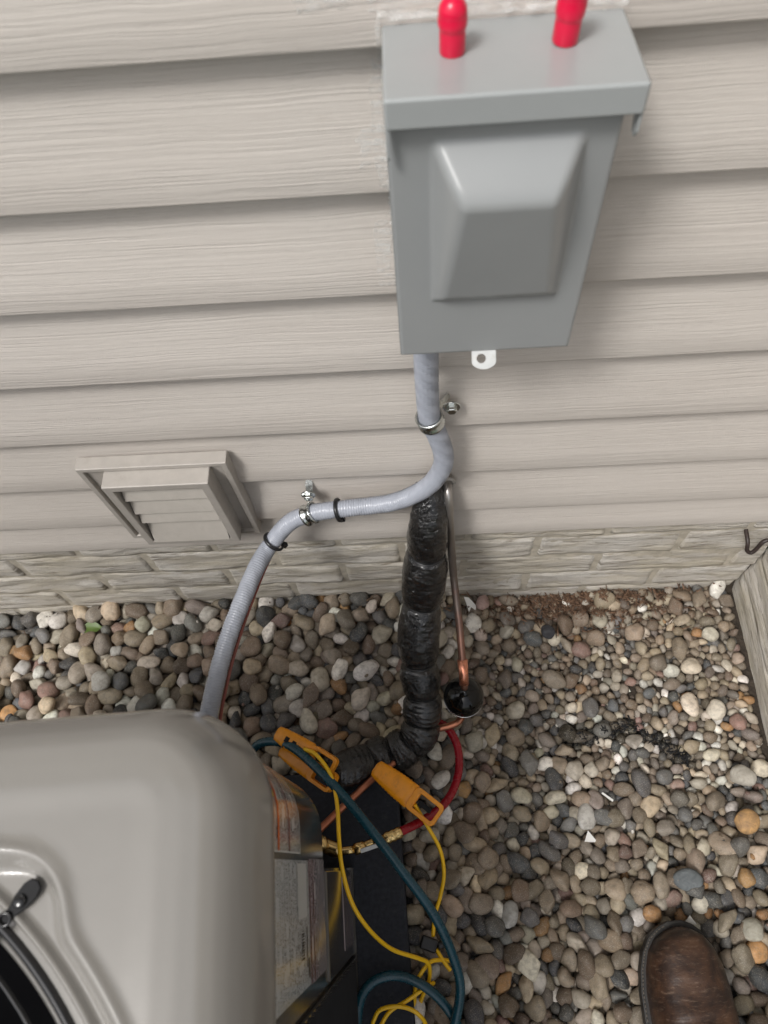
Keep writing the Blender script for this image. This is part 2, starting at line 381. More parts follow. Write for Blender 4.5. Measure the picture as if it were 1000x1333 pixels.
# fold the rim back
nv=172; nu=107; ring=[(i,0) for i in range(nu)]; base=len(v)
rim=[i*nv for i in range(nu)]+[(nu-1)*nv+j for j in range(1,nv)]; rim=[j for j in range(nv-1,0,-1)]+rim
v=list(v)
for q in rim: v.append((v[q][0],-.054,v[q][2]))
for i in range(len(rim)-1): f.append((rim[i],rim[i+1],base+i+1,base+i))
obj('cover',v,f,BOXM,BX)
v,f=box(-.0100,.1245,-.0745,.006,.7140,.7275); v=[(x,y,z+(.0050 if z>.72 and y<0 else -.0050 if z>.72 else 0)) for x,y,z in v]; obj('hood',v,f,HOOD,BX,bev=.0022)
for sx in (-.0098,.1228):
    pf=[(-.0725,.714),(-.0725,.703),(-.0700,.6985),(-.0655,.6985),(-.0640,.702),(-.0600,.714)] if sx>0 else [(-.0725,.714),(-.0725,.697),(-.0715,.694),(-.0695,.694),(-.0688,.697),(-.066,.714)]
    V=[(sx+d,y,z) for d in (0,.0015) for y,z in pf]; n_=len(pf)
    F=[tuple(range(n_)),tuple(range(2*n_-1,n_-1,-1))]+[(i,(i+1)%n_,(i+1)%n_+n_,i+n_) for i in range(n_)]
    obj('side_tab',V,F,HOOD,BX,False)
# padlock tab under the cover: half-round plate with a hole
V=[];F=[];n_=28
out=[];inn=[]
for k in range(n_):
    a=2*pi*k/n_; 
    if a<=pi: ox,oz=.0092*cos(a),.002+.0*a
    ox=.0092*max(-1,min(1,1.18*cos(a))); oz=.0092*sin(a) if sin(a)<0 else min(.006,.0092*abs(sin(a))*3)
    out.append((ox,oz)); inn.append((-.002+.0036*cos(a),-.001+.0036*sin(a)))
for d in (0,.0016):
    for p in out: V.append((p[0],p[1],d))
    for p in inn: V.append((p[0],p[1],d))
for k in range(n_):
    k2=(k+1)%n_
    F+= [(k,k2,n_+k2,n_+k),(2*n_+k,3*n_+k,3*n_+k2,2*n_+k2),(k,2*n_+k,2*n_+k2,k2),(n_+k,n_+k2,3*n_+k2,3*n_+k)]
obj('lock_tab',*xf((V,F),T((.0535,-.0665,.5075),z=(0,-.60,.80),x=(1,0,0))),PLATE,BX,False)
# red vinyl caps on the hood
def cap(loc,label,h,lean):
    r=.0068
    pr=[(r*.97,0),(r*1.02,.0008),(r*1.02,.011),(r*1.0,.0125),(r*1.1,.0135),(r*1.14,.015),(r*1.14,h*.62),(r*1.08,h*.66),(r*1.12,h*.69),(r*1.05,h*.8),(r*.78,h*.90),(r*.45,h*.95),(r*.2,h*.97),(r*.16,h*1.0),(.0005,h*1.12)]
    o=obj('red_cap',*lathe(pr,28,T(loc,z=(lean[0],lean[1],1))),RED,BX); o['label']=label
cap((.0275,-.0325,.7277),'left of the two red vinyl caps standing on the hood',.029,(0,.05))
cap((.0870,-.030,.7277),'right of the two red vinyl caps standing on the hood',.034,(.05,.03))
# caulk
def smear(P,r0,name='bead'):
    pass
CK=thing('caulk_smear','clear silicone caulk smeared around the top and left edge of the grey box','caulk',(-.012,0,.6))
def sy(z):
    k=math.floor(z/PITCH); return .0180/PITCH*(z-k*PITCH)-.0006
pts=[Vector((-.0118,sy(z)-.0008,z)) for z in np.linspace(.56,.728,70)]
obj('side_bead',*tube(pts,.002,seg=7,raw=True,rf=lambda s,T_,a,p:.0016+.0013*noise.noise(p*150+Vector((a*.3,0,0)))),CAULK,CK)
pts=[Vector((x,sy(.7275)-.002,.7290)) for x in np.linspace(-.012,.125,60)]
obj('top_bead',*tube(pts,.002,seg=7,raw=True,rf=lambda s,T_,a,p:.0026+.0016*noise.noise(p*120+Vector((a*.3,0,0)))),CAULK,CK)
def film(xa,xb,za,zb,sl,sd_,nu=26,nv=16):
    def fn(a,b):
        x=xa+(xb-xa)*a+.004*noise.noise(Vector((b*5,sd_,a))); z=za+(zb-za)*b+sl*a+.003*noise.noise(Vector((a*6,sd_,b)))
        th=.0005+.0005*noise.noise(Vector((x*250,z*250,sd_)))
        e=min(a,1-a,b,1-b); return (x,sy(z)-(.0002+th if e>.01 else -.0008),z)
    obj('smear',*grid(nu,nv,fn),CAULK,CK)
film(-.058,-.010,.7300,.7640,.004,1.); film(.124,.150,.7290,.7460,.003,4.); film(-.018,.120,.7300,.7420,.0,3.,60); film(-.020,-.012,.610,.700,0,5.); film(-.026,-.013,.515,.58,0,7.)
film(-.030,-.013,.628,.655,.004,8.)

# ---------------------------------------------------------------- conduit
cpath=[(.011,-.030,.520),(.0105,-.024,.450),(.011,-.0195,.398),(.013,-.018,.349),(.0205,-.018,.318),(.0268,-.018,.281),(.0255,-.018,.250),(.0130,-.018,.213),(-.0090,-.018,.186),(-.036,-.018,.169),(-.068,-.018,.163),(-.099,-.020,.162),(-.133,-.0205,.155),(-.163,-.024,.138),(-.190,-.040,.112),(-.206,-.072,.115),(-.221,-.120,.120),(-.234,-.160,.118),(-.247,-.205,.108),(-.262,-.262,.080),(-.268,-.33,.03)]
CN=thing('flexible_conduit','grey corrugated plastic conduit curving from the box bottom down the wall to the condenser','conduit',(.011,-.02,.51))
def crf(s,T_,a,p): 
    return .0104+.00058*(1 if (s/.0031+a/(2*pi))%1>.45 else -1)
obj('sheath',*tube(cpath,.0105,n=820,seg=18,rf=crf),COND,CN)
# thermostat wire strapped under the conduit
wp=[(.014,-.014,.190),(-.010,-.013,.166),(-.036,-.012,.1545),(-.068,-.012,.1500),(-.099,-.013,.1485),(-.128,-.0150,.1430),(-.155,-.018,.1260),(-.182,-.034,.103),(-.197,-.068,.104),(-.211,-.117,.110),(-.223,-.158,.109),(-.236,-.205,.099),(-.250,-.262,.071),(-.256,-.33,.02)]
TW=thing('thermostat_wire','thin reddish brown wire tied along the underside of the grey conduit','wire',(-.1,-.014,.147)); obj('insulation',*tube(wp,.0021,n=160,seg=8),WIREM,TW)
def cpt(i,t=0.): a=Vector(cpath[i]); b=Vector(cpath[i+1]); return a.lerp(b,t),(b-a).normalized()
def torus(R,r,M,n=28,seg=10,sq=1.):
    V=[];F=[]
    for i in range(n):
        a=2*pi*i/n
        for k in range(seg):
            b=2*pi*k/seg; V.append(((R+r*cos(b))*cos(a),(R+r*cos(b))*sin(a),r*sq*sin(b)))
    for i in range(n):
        for k in range(seg):
            F.append((i*seg+k,((i+1)%n)*seg+k,((i+1)%n)*seg+(k+1)%seg,i*seg+(k+1)%seg))
    return xf((V,F),M)
def strap(p,d,ear,label):
    t=thing('conduit_strap',label,'strap',tuple(p),group='zinc one-hole straps on the conduit')
    prof=[(-.0072,.0112),(-.0066,.0138),(-.0040,.0138),(-.0026,.0122),(.0026,.0122),(.0040,.0138),(.0066,.0138),(.0072,.0112)]
    n_=36;V=[];F=[];m_=len(prof)
    for i in range(n_):
        a=2*pi*i/n_
        for z,r in prof: V.append((r*cos(a),r*sin(a),z))
    for i in range(n_):
        for k in range(m_): F.append((i*m_+k,((i+1)%n_)*m_+k,((i+1)%n_)*m_+(k+1)%m_,i*m_+(k+1)%m_))
    M=T(p,z=d,x=(0,-1,0)); obj('ring',*xf((V,F),M),ZINC,t)
    e=Vector(ear); w_=e-p; L=w_.length; out=Vector((0,-1,0)); yw=w_.normalized(); side=out.cross(yw)
    Me=Matrix((( side.x,yw.x,out.x),(side.y,yw.y,out.y),(side.z,yw.z,out.z))).to_4x4(); Me.translation=Vector((p.x,-.003,p.z))
    V=[];F=[]; pr=[(.0055,.009),(.0058,L-.003),(.0045,L+.003),(.0022,L+.0062),(-.0022,L+.0062),(-.0045,L+.003),(-.0058,L-.003),(-.0055,.009)]
    for d_ in (0,.0022):
        for x,y in pr: V.append((x,y,d_+(.0075 if y<.010 else 0)))
    n_=len(pr); F=[tuple(range(n_-1,-1,-1)),tuple(range(n_,2*n_))]+[(i,(i+1)%n_,(i+1)%n_+n_,i+n_) for i in range(n_)]
    obj('ear',*xf((V,F),Me),ZINC,t,False,bev=.0006)
    hexp=[]; V=[];F=[]
    sc=[(.0088,0),(.0090,.001),(.0086,.002),(.0056,.0022)]
    Ms=T((e.x,-.0052,e.z),z=(0,-1,0)); obj('screw',*merge(lathe(sc,20,Ms),lathe([(.0054,.0020),(.0054,.0064),(.0046,.0074)],6,Ms)),ZINC,t,False,bev=.0004)
p,d=cpt(3,.05); strap(p,d,(.035,-.003,.3500),'zinc one-hole strap on the vertical conduit run just below the box')
p,d=cpt(12,.05); strap(p,d,(-.1335,-.003,.1765),'zinc strap on the conduit bend, screwed to the siding right of the vent')
def ziptie(p,d,r,label,name='zip_tie',off=(0,0,0)):
    t=thing(name,label,'zip tie',tuple(p),group='black zip ties round the conduit')
    M=T(p+Vector(off),z=d,x=(0,-.3,-1)); obj('band',*torus(r,.0016,M,30,8,1.5),TIE,t)
    v,f=box(r-.001,r+.006,-.003,.003,-.0032,.0032); obj('catch',*xf((v,f),M),TIE,t,False,bev=.0006)
p,d=cpt(11,.0); ziptie(p,d,.0135,'black zip tie round the horizontal conduit, right of the zinc strap',off=(0,0,-.0018))
p,d=cpt(13,.85); ziptie(p,d,.0135,'black zip tie round the conduit bend, left of the zinc strap',off=(0,0,-.0015))

# ---------------------------------------------------------------- dryer vent
VT=thing('dryer_vent','square beige louvred wall vent with raised frame and four flaps','vent',(-.288,0,.2))
def frame(x0,x1,z0,z1,wd,y0,y1):
    o=[(x0,z0),(x1,z0),(x1,z1),(x0,z1)]; i=[(x0+wd,z0+wd),(x1-wd,z0+wd),(x1-wd,z1-wd),(x0+wd,z1-wd)]
    V=[(x,y,z) for y in (y0,y1) for (x,z) in o+i]; F=[]
    for k in range(4):
        k2=(k+1)%4; F+=[(k,k2,4+k2,4+k),(8+k,12+k,12+k2,8+k2),(k,8+k,8+k2,k2),(4+k,4+k2,12+k2,12+k)]
    return V,F
obj('flange_rim',*frame(-.3800,-.2105,.0835,.2690,.0070,-.0105,.006),VENT,VT,bev=.0012)
obj('flange',*box(-.3745,-.2165,-.006,.004,.090,.2655),VENT,VT,bev=.001)
obj('hood_frame',*frame(-.3510,-.2310,.1030,.2600,.0105,-.0300,-.0055),VENT,VT,bev=.0015)
obj('duct',*box(-.342,-.240,-.0105,-.0062,.112,.250),INNER,VT,False)
for i,(zt,zb,yt,yb) in enumerate([(.2500,.2165,-.0150,-.0270),(.2240,.1840,-.0150,-.0280),(.1920,.1600,-.0165,-.0280),(.1660,.1080,-.0150,-.0320)]):
    V,F=grid(12,14,lambda a,b:(-.3385+.0955*a, yt+(yb-yt)*(b**1.2)-.0016*sin(pi*b)+(.0035 if b>.93 else 0)*1., zt+(zb-zt)*b))
    n_=len(V); V2=[(x,y+.0016,z) for x,y,z in V]; F2=[tuple(q+n_ for q in reversed(p_)) for p_ in F]
    obj('flap',V+V2,F+F2,VENTG,VT,angle=40)

# ---------------------------------------------------------------- condenser unit (slightly settled)
Mx=Vector((0.9986103542,0.0518531461,-0.0094133806)); My=Vector((-0.0516439756,0.9984394841,0.0212484443)); Mz=Vector((0.0105004896,-0.0207327721,0.9997299095))
UM=Matrix(((Mx.x,My.x,Mz.x),(Mx.y,My.y,Mz.y),(Mx.z,My.z,Mz.z))); UO=Vector((-.105,-.32,G0))
AC=thing('air_conditioner','taupe outdoor condenser unit with rounded lid and fan grille, at the lower left','air conditioner',tuple(UO),tuple(UM.to_euler()))
LX0,LX1,LY0,LY1=-.682,-.0150,-.654,.026; CX,CY=-.345,-.311; CR=.074
def sdf(x,y,x0=LX0,x1=LX1,y0=LY0,y1=LY1,r=CR):
    qx=abs(x-(x0+x1)/2)-(x1-x0)/2+r; qy=abs(y-(y0+y1)/2)-(y1-y0)/2+r
    return math.hypot(max(qx,0),max(qy,0))+min(max(qx,qy),0)-r
dp=[0,.002,.005,.010,.016,.022,.030,.042,.056,.07]; dzp=[.668,.681,.696,.7105,.7205,.7270,.7318,.7340,.7350,.7342]
_d=np.arange(0,.09,.0005); _z=np.interp(_d,dp,dzp); _k=np.exp(-np.linspace(-2,2,17)**2); _z=np.convolve(np.concatenate([2*_z[0]-_z[8:0:-1],_z,np.full(8,_z[-1])]),_k/_k.sum(),'valid'); dp,dzp=_d,_z
clips=[(CX+.2855*cos(a),CY+.2855*sin(a)) for a in [math.atan2(.214,.189)+k*pi/2 for k in range(4)]]
def lidz(x,y):
    d=-sdf(x,y); z=float(np.interp(d,dp,dzp))
    r=math.hypot(x-CX,y-CY); g=r-.300
    for cx_,cy_ in clips: g=smin(g,math.hypot(x-cx_,y-cy_)-.0300,.016)
    t=max(0,min(1,(g+.009)/.010)); t=t*t*(3-2*t); z-=.0100*(1-t)
    z+=.0028*math.exp(-((g-.003)/.0034)**2)
    if r<.290: 
        u=(.290-r)/.008; z+=.005*math.exp(-((r-.2855)/.0028)**2)
        if r<.2835: z-=min(.0085,(.2835-r)*2.2)
        z+=.0030*math.exp(-((r-.2690)/.0026)**2)-max(0,.2672-r)*2.5
    z+=.0006*sin(x*19+1)*sin(y*17)
    return z
nth,nr=560,84; V=[];F=[]
for i in range(nth):
    a=2*pi*i/nth; ca,sa=cos(a),sin(a); lo,hi=.2,.6
    for _ in range(22):
        md=(lo+hi)/2
        if sdf(CX+ca*md,CY+sa*md)<0: lo=md
        else: hi=md
    for j in range(nr):
        t=j/(nr-1)
        rr=.2640+(.318-.2640)*t/.42
        if t>=.42:
            s_=min(1,(t-.42)/.58); s_=1-(1-s_)**1.6; rr=.318+(lo-.318)*s_ if lo>.318 else .318+(lo-.318)*s_
        x,y=CX+ca*rr,CY+sa*rr; V.append((x,y,lidz(x,y)))
    # skirt fold
for i in range(nth):
    i2=(i+1)%nth
    for j in range(nr-1): a=i*nr+j; b=i2*nr+j; F.append((a,a+1,b+1,b))
b0=len(V)
for i in range(nth): x,y,z=V[i*nr+nr-1]; V.append((x,y,.655))
for i in range(nth): i2=(i+1)%nth; F.append((i*nr+nr-1,b0+i,b0+i2,i2*nr+nr-1))
lid=obj('lid',V,F,LID,AC)
V,F=tube([Vector((CX+.2745*cos(2*pi*k/120),CY+.2745*sin(2*pi*k/120),.7020)) for k in range(121)],.0015,seg=6,raw=True)
# scratch marks on the lid
def rrect(x0,x1,y0,y1,r,n=10):
    P=[]
    for cx_,cy_,a0 in ((x1-r,y1-r,0),(x0+r,y1-r,pi/2),(x0+r,y0+r,pi),(x1-r,y0+r,3*pi/2)):
        for k in range(n+1): a=a0+pi/2*k/n; P.append((cx_+r*cos(a),cy_+r*sin(a)))
    return P
def prism(P,z0,z1,top=True):
    n_=len(P); V=[(x,y,z0) for x,y in P]+[(x,y,z1) for x,y in P]
    F=[(i,(i+1)%n_,(i+1)%n_+n_,i+n_) for i in range(n_)]+([tuple(range(n_-1,-1,-1)),tuple(range(n_,2*n_))] if top else [])
    return V,F
XC=-.0185; BK=.010
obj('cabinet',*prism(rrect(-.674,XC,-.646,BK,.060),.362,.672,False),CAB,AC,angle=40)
# lower body leaves a pocket at the rear corner where the valves sit
P=rrect(-.674,XC,-.646,BK,.060); P=[p_ for p_ in P if not (p_[0]>-.135 and p_[1]>-.082)]
i0=max(range(len(P)),key=lambda i:(P[i][0]>-.14 and P[i][1]<-.2)*P[i][1])
Q=[(-.135,BK),]+[p_ for p_ in rrect(-.674,XC,-.646,BK,.060) if not (p_[0]>-.135 and p_[1]>-.2)]+[(XC,-.084),(-.135,-.084)]
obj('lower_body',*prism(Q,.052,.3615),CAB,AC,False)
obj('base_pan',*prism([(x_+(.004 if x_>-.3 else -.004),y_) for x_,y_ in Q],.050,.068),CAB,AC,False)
obj('service_panel',*box(-.030,-.0162,-.186,-.0865,.074,.352),CAB,AC,bev=.002)
obj('panel_seam',*box(-.022,-.0158,-.1905,-.1885,.07,.66),DARK,AC,False)
for k in range(22): obj('louver_slat',*xf(box(-.006,.0015,-.640,-.195,-.0012,.0012),T((-.0168,0,.085+k*.0262),z=(.55,0,1),x=(1,0,-.55))),DARK,AC,False)
# labels: thin printed sheets following the cabinet side
def sidept(s,off):
    "s: distance along the cabinet side from y=-.084 toward the rear, round the corner"
    y=-.176+s; r=.060; yc=BK-r
    if y<yc: return (XC+off,y)
    a=(y-yc)/r; return (XC-r+(r+off)*cos(a),yc+(r+off)*sin(a))
def lab(name,s0,s1,z0,z1,M,off=.0006,n=24):
    V=[];uv=[]
    for i in range(n+1):
        s=s0+(s1-s0)*i/n; x,y=sidept(s,off)
        for j in range(2): V.append((x,y,z0+(z1-z0)*j)); uv.append((i/n,j))
    F=[(2*i,2*i+2,2*i+3,2*i+1) for i in range(n)]
    return obj(name,V,F,M,AC,uv=uv)
def child_print(parent,name,s0,s1,z0,z1,M,off=.0010,n=12):
    o=lab(name,s0,s1,z0,z1,M,off,n); o.parent=parent; return o
L1=lab('warning_label',.103,.230,.520,.664,WARN)
for za,zb,M in ((.6200,.6270,INKO),(.5745,.5790,INKR),(.6265,.6285,INKR)): child_print(L1,'printed_bar',.104,.229,za,zb,M)
child_print(L1,'printed_border',.1032,.1045,.521,.663,INKW); child_print(L1,'printed_border',.104,.229,.5205,.5225,INKW)
child_print(L1,'warning_triangle',.140,.186,.632,.660,INKY); child_print(L1,'triangle_mark',.158,.167,.634,.658,INKB,.0013,4)
L2=lab('rating_label',.004,.0985,.474,.664,RATE)
child_print(L2,'printed_field',.055,.096,.490,.540,INKW)
rb=random.Random(3)
yy=.046
while yy>.026:
    wd=rb.choice([.0005,.0008,.0013]); child_print(L2,'barcode_bar',yy-wd,yy,.508,.523,INKB,.0010,1); yy-=wd+rb.choice([.0006,.0009,.0013])
child_print(L2,'printed_bar',.018,.048,.4915,.4950,INKB,n=2)
child_print(L2,'approval_mark',.004+.006,.024,.480,.4865,INKB,n=2)
L3=lab('danger_strip',.003,.1000,.362,.4725,label_mat('strip_print',(.68,.64,.64),(.07,.03,.045),10,.52,28))
for za in (.468,.4475): child_print(L3,'printed_bar',.0035,.0995,za,za+.0035,INKR)
o=obj('panel_label',*box(-.0161,-.0157,-.172,-.094,.085,.200),SMALLP,AC,False)
me=o.data; l=me.uv_layers.new(name='UVMap')
for i,lp in enumerate(me.loops): co=me.vertices[lp.vertex_index].co; l.data[i].uv=((co.y+.172)/.078,(co.z-.085)/.115)
# fan grille, fan and clips
FG=obj('fan_guard',*torus(.2772,.0030,Matrix.Translation((CX,CY,.7285)),160,10),GUARD,AC)
for R in [.2600,.2470,.233,.2185,.204,.18,.156,.132,.108,.084,.06]: obj('guard_ring',*torus(R,.0016,Matrix.Translation((CX,CY,.7290+.012*(1-R/.276))),110,6),GUARD,FG)
for k in range(8):
    a=math.atan2(.214,.189)+k*pi/4
    obj('guard_spoke',*tube([(CX+r*cos(a),CY+r*sin(a),.7255+.012*(1-r/.276)) for r in (.055,.12,.2,.274)],.0024,n=12,seg=6),GUARD,FG)
obj('guard_hub',*lathe([(.056,0),(.058,.004),(.03,.007),(.001,.008)],32,Matrix.Translation((CX,CY,.737))),GUARD,FG)
for k,(x,y) in enumerate(clips):
    dr=Vector((x-CX,y-CY,0)).normalized(); M=T((x+dr.x*.0075,y+dr.y*.0075,.7275),z=(0,0,1),x=dr)@Matrix.Scale(.85,4)
    sh=[(-.020,.0035),(-.006,.0042),(.0,.0062),(.009,.0068),(.0145,.0050),(.0165,0)]; P=sh+[(a_,-b_) for a_,b_ in reversed(sh[:-1])]
    cl=obj('guard_clip',*xf(prism(P,0,.0030),M),DARK,AC,False,bev=.0007)
    obj('clip_screw',*merge(lathe([(.0044,.003),(.0042,.0052),(.003,.0060)],20,M),xf(torus(.0040,.0012,Matrix.Translation((-.0135,0,.004)),18,6),M)),GUARD,cl)
obj('fan_shroud',*tube([Vector((CX,CY,.700)),Vector((CX,CY,.60)),Vector((CX,CY,.50))],.2640,seg=96,raw=True,cap=False),INNER,AC)
v,f=lathe([(.275,.0),(.001,.001)],64,Matrix.Translation((CX,CY,.50))); obj('fan_well',v,f,INNER,AC)
for k in range(4):
    a0=k*pi/2+.5
    V,F=grid(14,10,lambda a,b:(CX+(.05+.21*a)*cos(a0+(b-.5)*(.9+.3*a)),CY+(.05+.21*a)*sin(a0+(b-.5)*(.9+.3*a)),.57+.05*(b-.5)+.01*a))
    obj('fan_blade',V,F,INNER,AC)
obj('fan_motor',*lathe([(.001,.6),(.06,.6),(.065,.65),(.05,.665),(.001,.667)],40,Matrix.Translation((CX,CY,0))),DARK,AC)
# service valves in the pocket
def W(p): return UM@Vector(p)+UO
def Linv(p): return UM.transposed()@(Vector(p)-UO)
obj('service_valve',*merge(tube([Linv((-.175,-.362,-.125)),Linv((-.150,-.378,-.125)),Linv((-.128,-.386,-.125))],.010,n=14,seg=14),tube([Linv((-.152,-.378,-.150)),Linv((-.152,-.378,-.098))],.0115,n=4,seg=6)),BRASS,AC)
obj('service_valve',*merge(tube([Linv((-.22,-.330,-.13)),Linv((-.175,-.345,-.12))],.013,n=6,seg=14),tube([Linv((-.185,-.342,-.16)),Linv((-.185,-.342,-.09))],.014,n=4,seg=6)),BRASS,AC)
# ---------------------------------------------------------------- pad
PD=thing('equipment_pad','black composite pad under the condenser unit, its right edge showing beside the gravel','pad',tuple(UO),tuple(UM.to_euler()))
obj('slab',*prism(rrect(-.74,.0545,-.72,.045,.012),-.06,.0496),PADM,PD,False,bev=.004)

# ---------------------------------------------------------------- refrigerant lines
ipath=[(.0150,.008,.168),(.0135,-.010,.155),(.009,-.030,.122),(.005,-.042,.062),(.000,-.060,.010),(-.005,-.082,-.032),(-.011,-.115,-.072),(-.012,-.145,-.106),(-.010,-.172,-.132),(-.010,-.200,-.155),(-.018,-.230,-.172),(-.040,-.247,-.180),(-.066,-.255,-.180),(-.095,-.266,-.172),(-.118,-.278,-.160),(-.140,-.285,-.150)]
IP=thing('insulated_suction_line','thick black foam-wrapped pipe pinched by ties, running from siding to condenser','pipe',(.0,-.01,.1))
pts,TT=spline(ipath,420)
cum=[0]
for i in range(1,len(pts)): cum.append(cum[-1]+(pts[i]-pts[i-1]).length)
cuts=[0,.118,.218,.318,.372,.416,.452,.487,.517,TT]
cuts=[c_ for c_ in cuts if c_<TT-.01]+[TT]
for q in range(len(cuts)-1):
    a,b=cuts[q],cuts[q+1]; seg_=[p_ for p_,s in zip(pts,cum) if a-.0015<=s<=b+.0015]
    if len(seg_)<4: continue
    L=b-a; tight=.72 if q<4 else .80
    def rf(s,T_,an,p,L=L,q=q,tight=tight):
        t=max(0,min(1,s/L)); bulge=tight+(1-tight)*max(0,min(1,4*t*(1-t)))**.55
        if q==0: bulge=(.74+.26*min(1,t*1.6)) if t<.8 else tight+(1-tight)*min(1,(1-t)/.2)**.5
        r=(.0305 if q in (1,2) else .0290 if q else .0262)*bulge
        r+=.0013*noise.noise(p*60+Vector((cos(an)*2,sin(an)*2,q)))+.0006*noise.noise(p*210)
        r+=.0004*sin(s*700+3*sin(an*2+q))*(1 if q>3 else .3)+.0016*noise.noise(p*34+Vector((q*3,cos(an),0)))*(1 if q>3 else .3)
        d_=abs(((an-2.0+pi)%(2*pi))-pi)
        if q<6: r-=.0016*math.exp(-(d_/.07)**2)
        return r
    obj('foam_sleeve',*tube(seg_,.024,seg=72,raw=True,rf=rf),INS,IP)
    if 0<q:
        p=seg_[1]; d=(seg_[3]-seg_[0]).normalized()
        obj('tie_band',*torus(.0218 if q<4 else .0225,.0014,T(p,z=d),36,6,1.8),TIE,IP)
LL=thing('liquid_line','thin copper pipe with round black filter drier, running down beside the black insulation','pipe',(.033,0,.17))
obj('copper_pipe',*tube([(.0335,.012,.176),(.0335,-.010,.174),(.0345,-.022,.150),(.0370,-.035,.090),(.0405,-.060,.020),(.0455,-.110,-.018),(.0475,-.150,-.040),(.0490,-.182,-.060),(.0492,-.190,-.076)],.0052,n=120,seg=14,rf=lambda s,T_,a,p:.0052+.00008*noise.noise(p*200)),COPPER,LL)
obj('coupling',*tube([Vector((.0477,-.155,-.0425)),Vector((.0486,-.172,-.0525)),Vector((.0490,-.184,-.0620))],.0067,seg=16,raw=True,rf=lambda s,T_,a,p:.0066+(.0006 if s<.003 else 0)),COPB,LL)
obj('filter_drier',*lathe([(.0062,.036),(.0064,.0305)]+[(.0282*cos(a_),.0305*sin(a_)) for a_ in np.linspace(1.30,-1.30,34)]+[(.006,-.036)],64,Matrix.Translation((.0492,-.192,-.102))),BLK,LL)
obj('drier_seam',*torus(.0276,.0007,Matrix.Translation((.0492,-.192,-.108)),60,6),STEEL,LL)
obj('outlet_pipe',*tube([(.0492,-.192,-.132),(.0500,-.195,-.150),(.0490,-.203,-.172),(.0420,-.212,-.181),(.028,-.217,-.184),(.006,-.222,-.186),(-.02,-.238,-.19),(-.045,-.262,-.172),(-.076,-.285,-.155),(-.108,-.314,-.145),(-.139,-.343,-.135),(-.165,-.368,-.125)],.0052,n=140,seg=14),COPPER,LL)
obj('wall_grommet',*torus(.0082,.0026,T((.0335,.0030,.175),z=(0,-1,.1)),24,8),worn('grommet_grey',(.35,.33,.3),.6),LL)

# ---------------------------------------------------------------- hoses, leads and clamps
BH=thing('blue_hose','dark teal gauge hose looping beside the pad and over the yellow cords','hose',(0,-.5,-.2))
obj('tube',*tube([(-.262,-.262,-.130),(-.235,-.246,-.105),(-.189,-.257,-.080),(-.132,-.307,-.050),(-.087,-.357,-.040),(-.045,-.410,-.050),(-.006,-.462,-.080),(.016,-.511,-.120),(.0235,-.548,-.150),(.014,-.590,-.178),(-.004,-.640,-.190),(-.05,-.69,-.165),(-.105,-.665,-.158),(-.1085,-.600,-.160),(-.105,-.562,-.160),(-.089,-.541,-.163),(-.059,-.534,-.165),(-.025,-.545,-.168),(.004,-.570,-.180),(.024,-.606,-.195),(.05,-.68,-.205),(.08,-.8,-.205)],.0062,n=340,seg=16),BLUEH,BH)
RH=thing('red_hose','dark red gauge hose curving from behind the black pipe to a brass fitting','hose',(.03,-.27,-.2))
obj('tube',*tube([(-.060,-.238,-.205),(-.040,-.222,-.205),(-.012,-.207,-.203),(.020,-.212,-.200),(.038,-.240,-.198),(.0395,-.276,-.194),(.028,-.309,-.180),(.008,-.334,-.160),(-.020,-.352,-.140),(-.047,-.3650,-.126)],.0060,n=150,seg=16),REDH,RH)
obj('ferrule',*tube([(-.045,-.3642,-.127),(-.058,-.3695,-.125),(-.067,-.3725,-.125)],.0078,n=14,seg=18,rf=lambda s,T_,a,p:.0076+(.0006 if int(s/.0035)%2 else 0)),BRASS,RH)
obj('coupler',*merge(tube([(-.067,-.3725,-.125),(-.080,-.3765,-.125),(-.094,-.3812,-.125)],.0062,n=10,seg=14),tube([(-.075,-.375,-.125),(-.083,-.3775,-.125)],.0086,n=3,seg=6),tube([(-.094,-.3812,-.125),(-.108,-.3850,-.125)],.0078,n=3,seg=16),tube([(-.108,-.385,-.125),(-.130,-.387,-.125)],.0055,n=4,seg=12)),BRASS,RH)
obj('valve_lever',*xf(box(-.012,.012,-.0028,.0028,0,.002),T((-.088,-.384,-.1185),z=(0,-.2,1),x=(1,.3,0))),PLATE,RH,False,bev=.0007)
def cord(pts,label,r=.0027,n=160):
    t=thing('yellow_cord',label,'cord',tuple(pts[len(pts)//2]),group='yellow probe cords beside the condenser'); obj('jacket',*tube(pts,r,n=n,seg=9),YEL,t)
cord([(-.170,-.262,-.070),(-.152,-.272,-.058),(-.132,-.298,-.050),(-.122,-.334,-.040),(-.118,-.375,-.030),(-.114,-.409,-.030),(-.104,-.447,-.050),(-.086,-.477,-.080),(-.061,-.501,-.120),(-.028,-.514,-.150),(-.0155,-.522,-.168),(-.0165,-.543,-.186),(-.030,-.572,-.200),(-.036,-.62,-.205),(-.05,-.72,-.205)],'yellow cord sweeping from the upper orange clamp down across the black pad')
cord([(-.0255,-.331,-.120),(-.010,-.357,-.138),(.006,-.386,-.158),(.0100,-.416,-.174),(.0035,-.444,-.184),(-.005,-.467,-.187),(-.0085,-.492,-.192)],'yellow cord running from the lower orange clamp over gravel to a black plug',n=80)
cord([(-.006,-.505,-.190),(.003,-.519,-.188),(.0125,-.5315,-.190)],'short stub of yellow cord crossing in front of the black plug',n=20)
cord([(.012,-.521,-.199),(-.002,-.519,-.186),(-.016,-.522,-.176),(-.032,-.543,-.176),(-.037,-.575,-.20),(-.040,-.64,-.205)],'yellow cord loop knotted beside the pad edge under the blue hose',n=60)
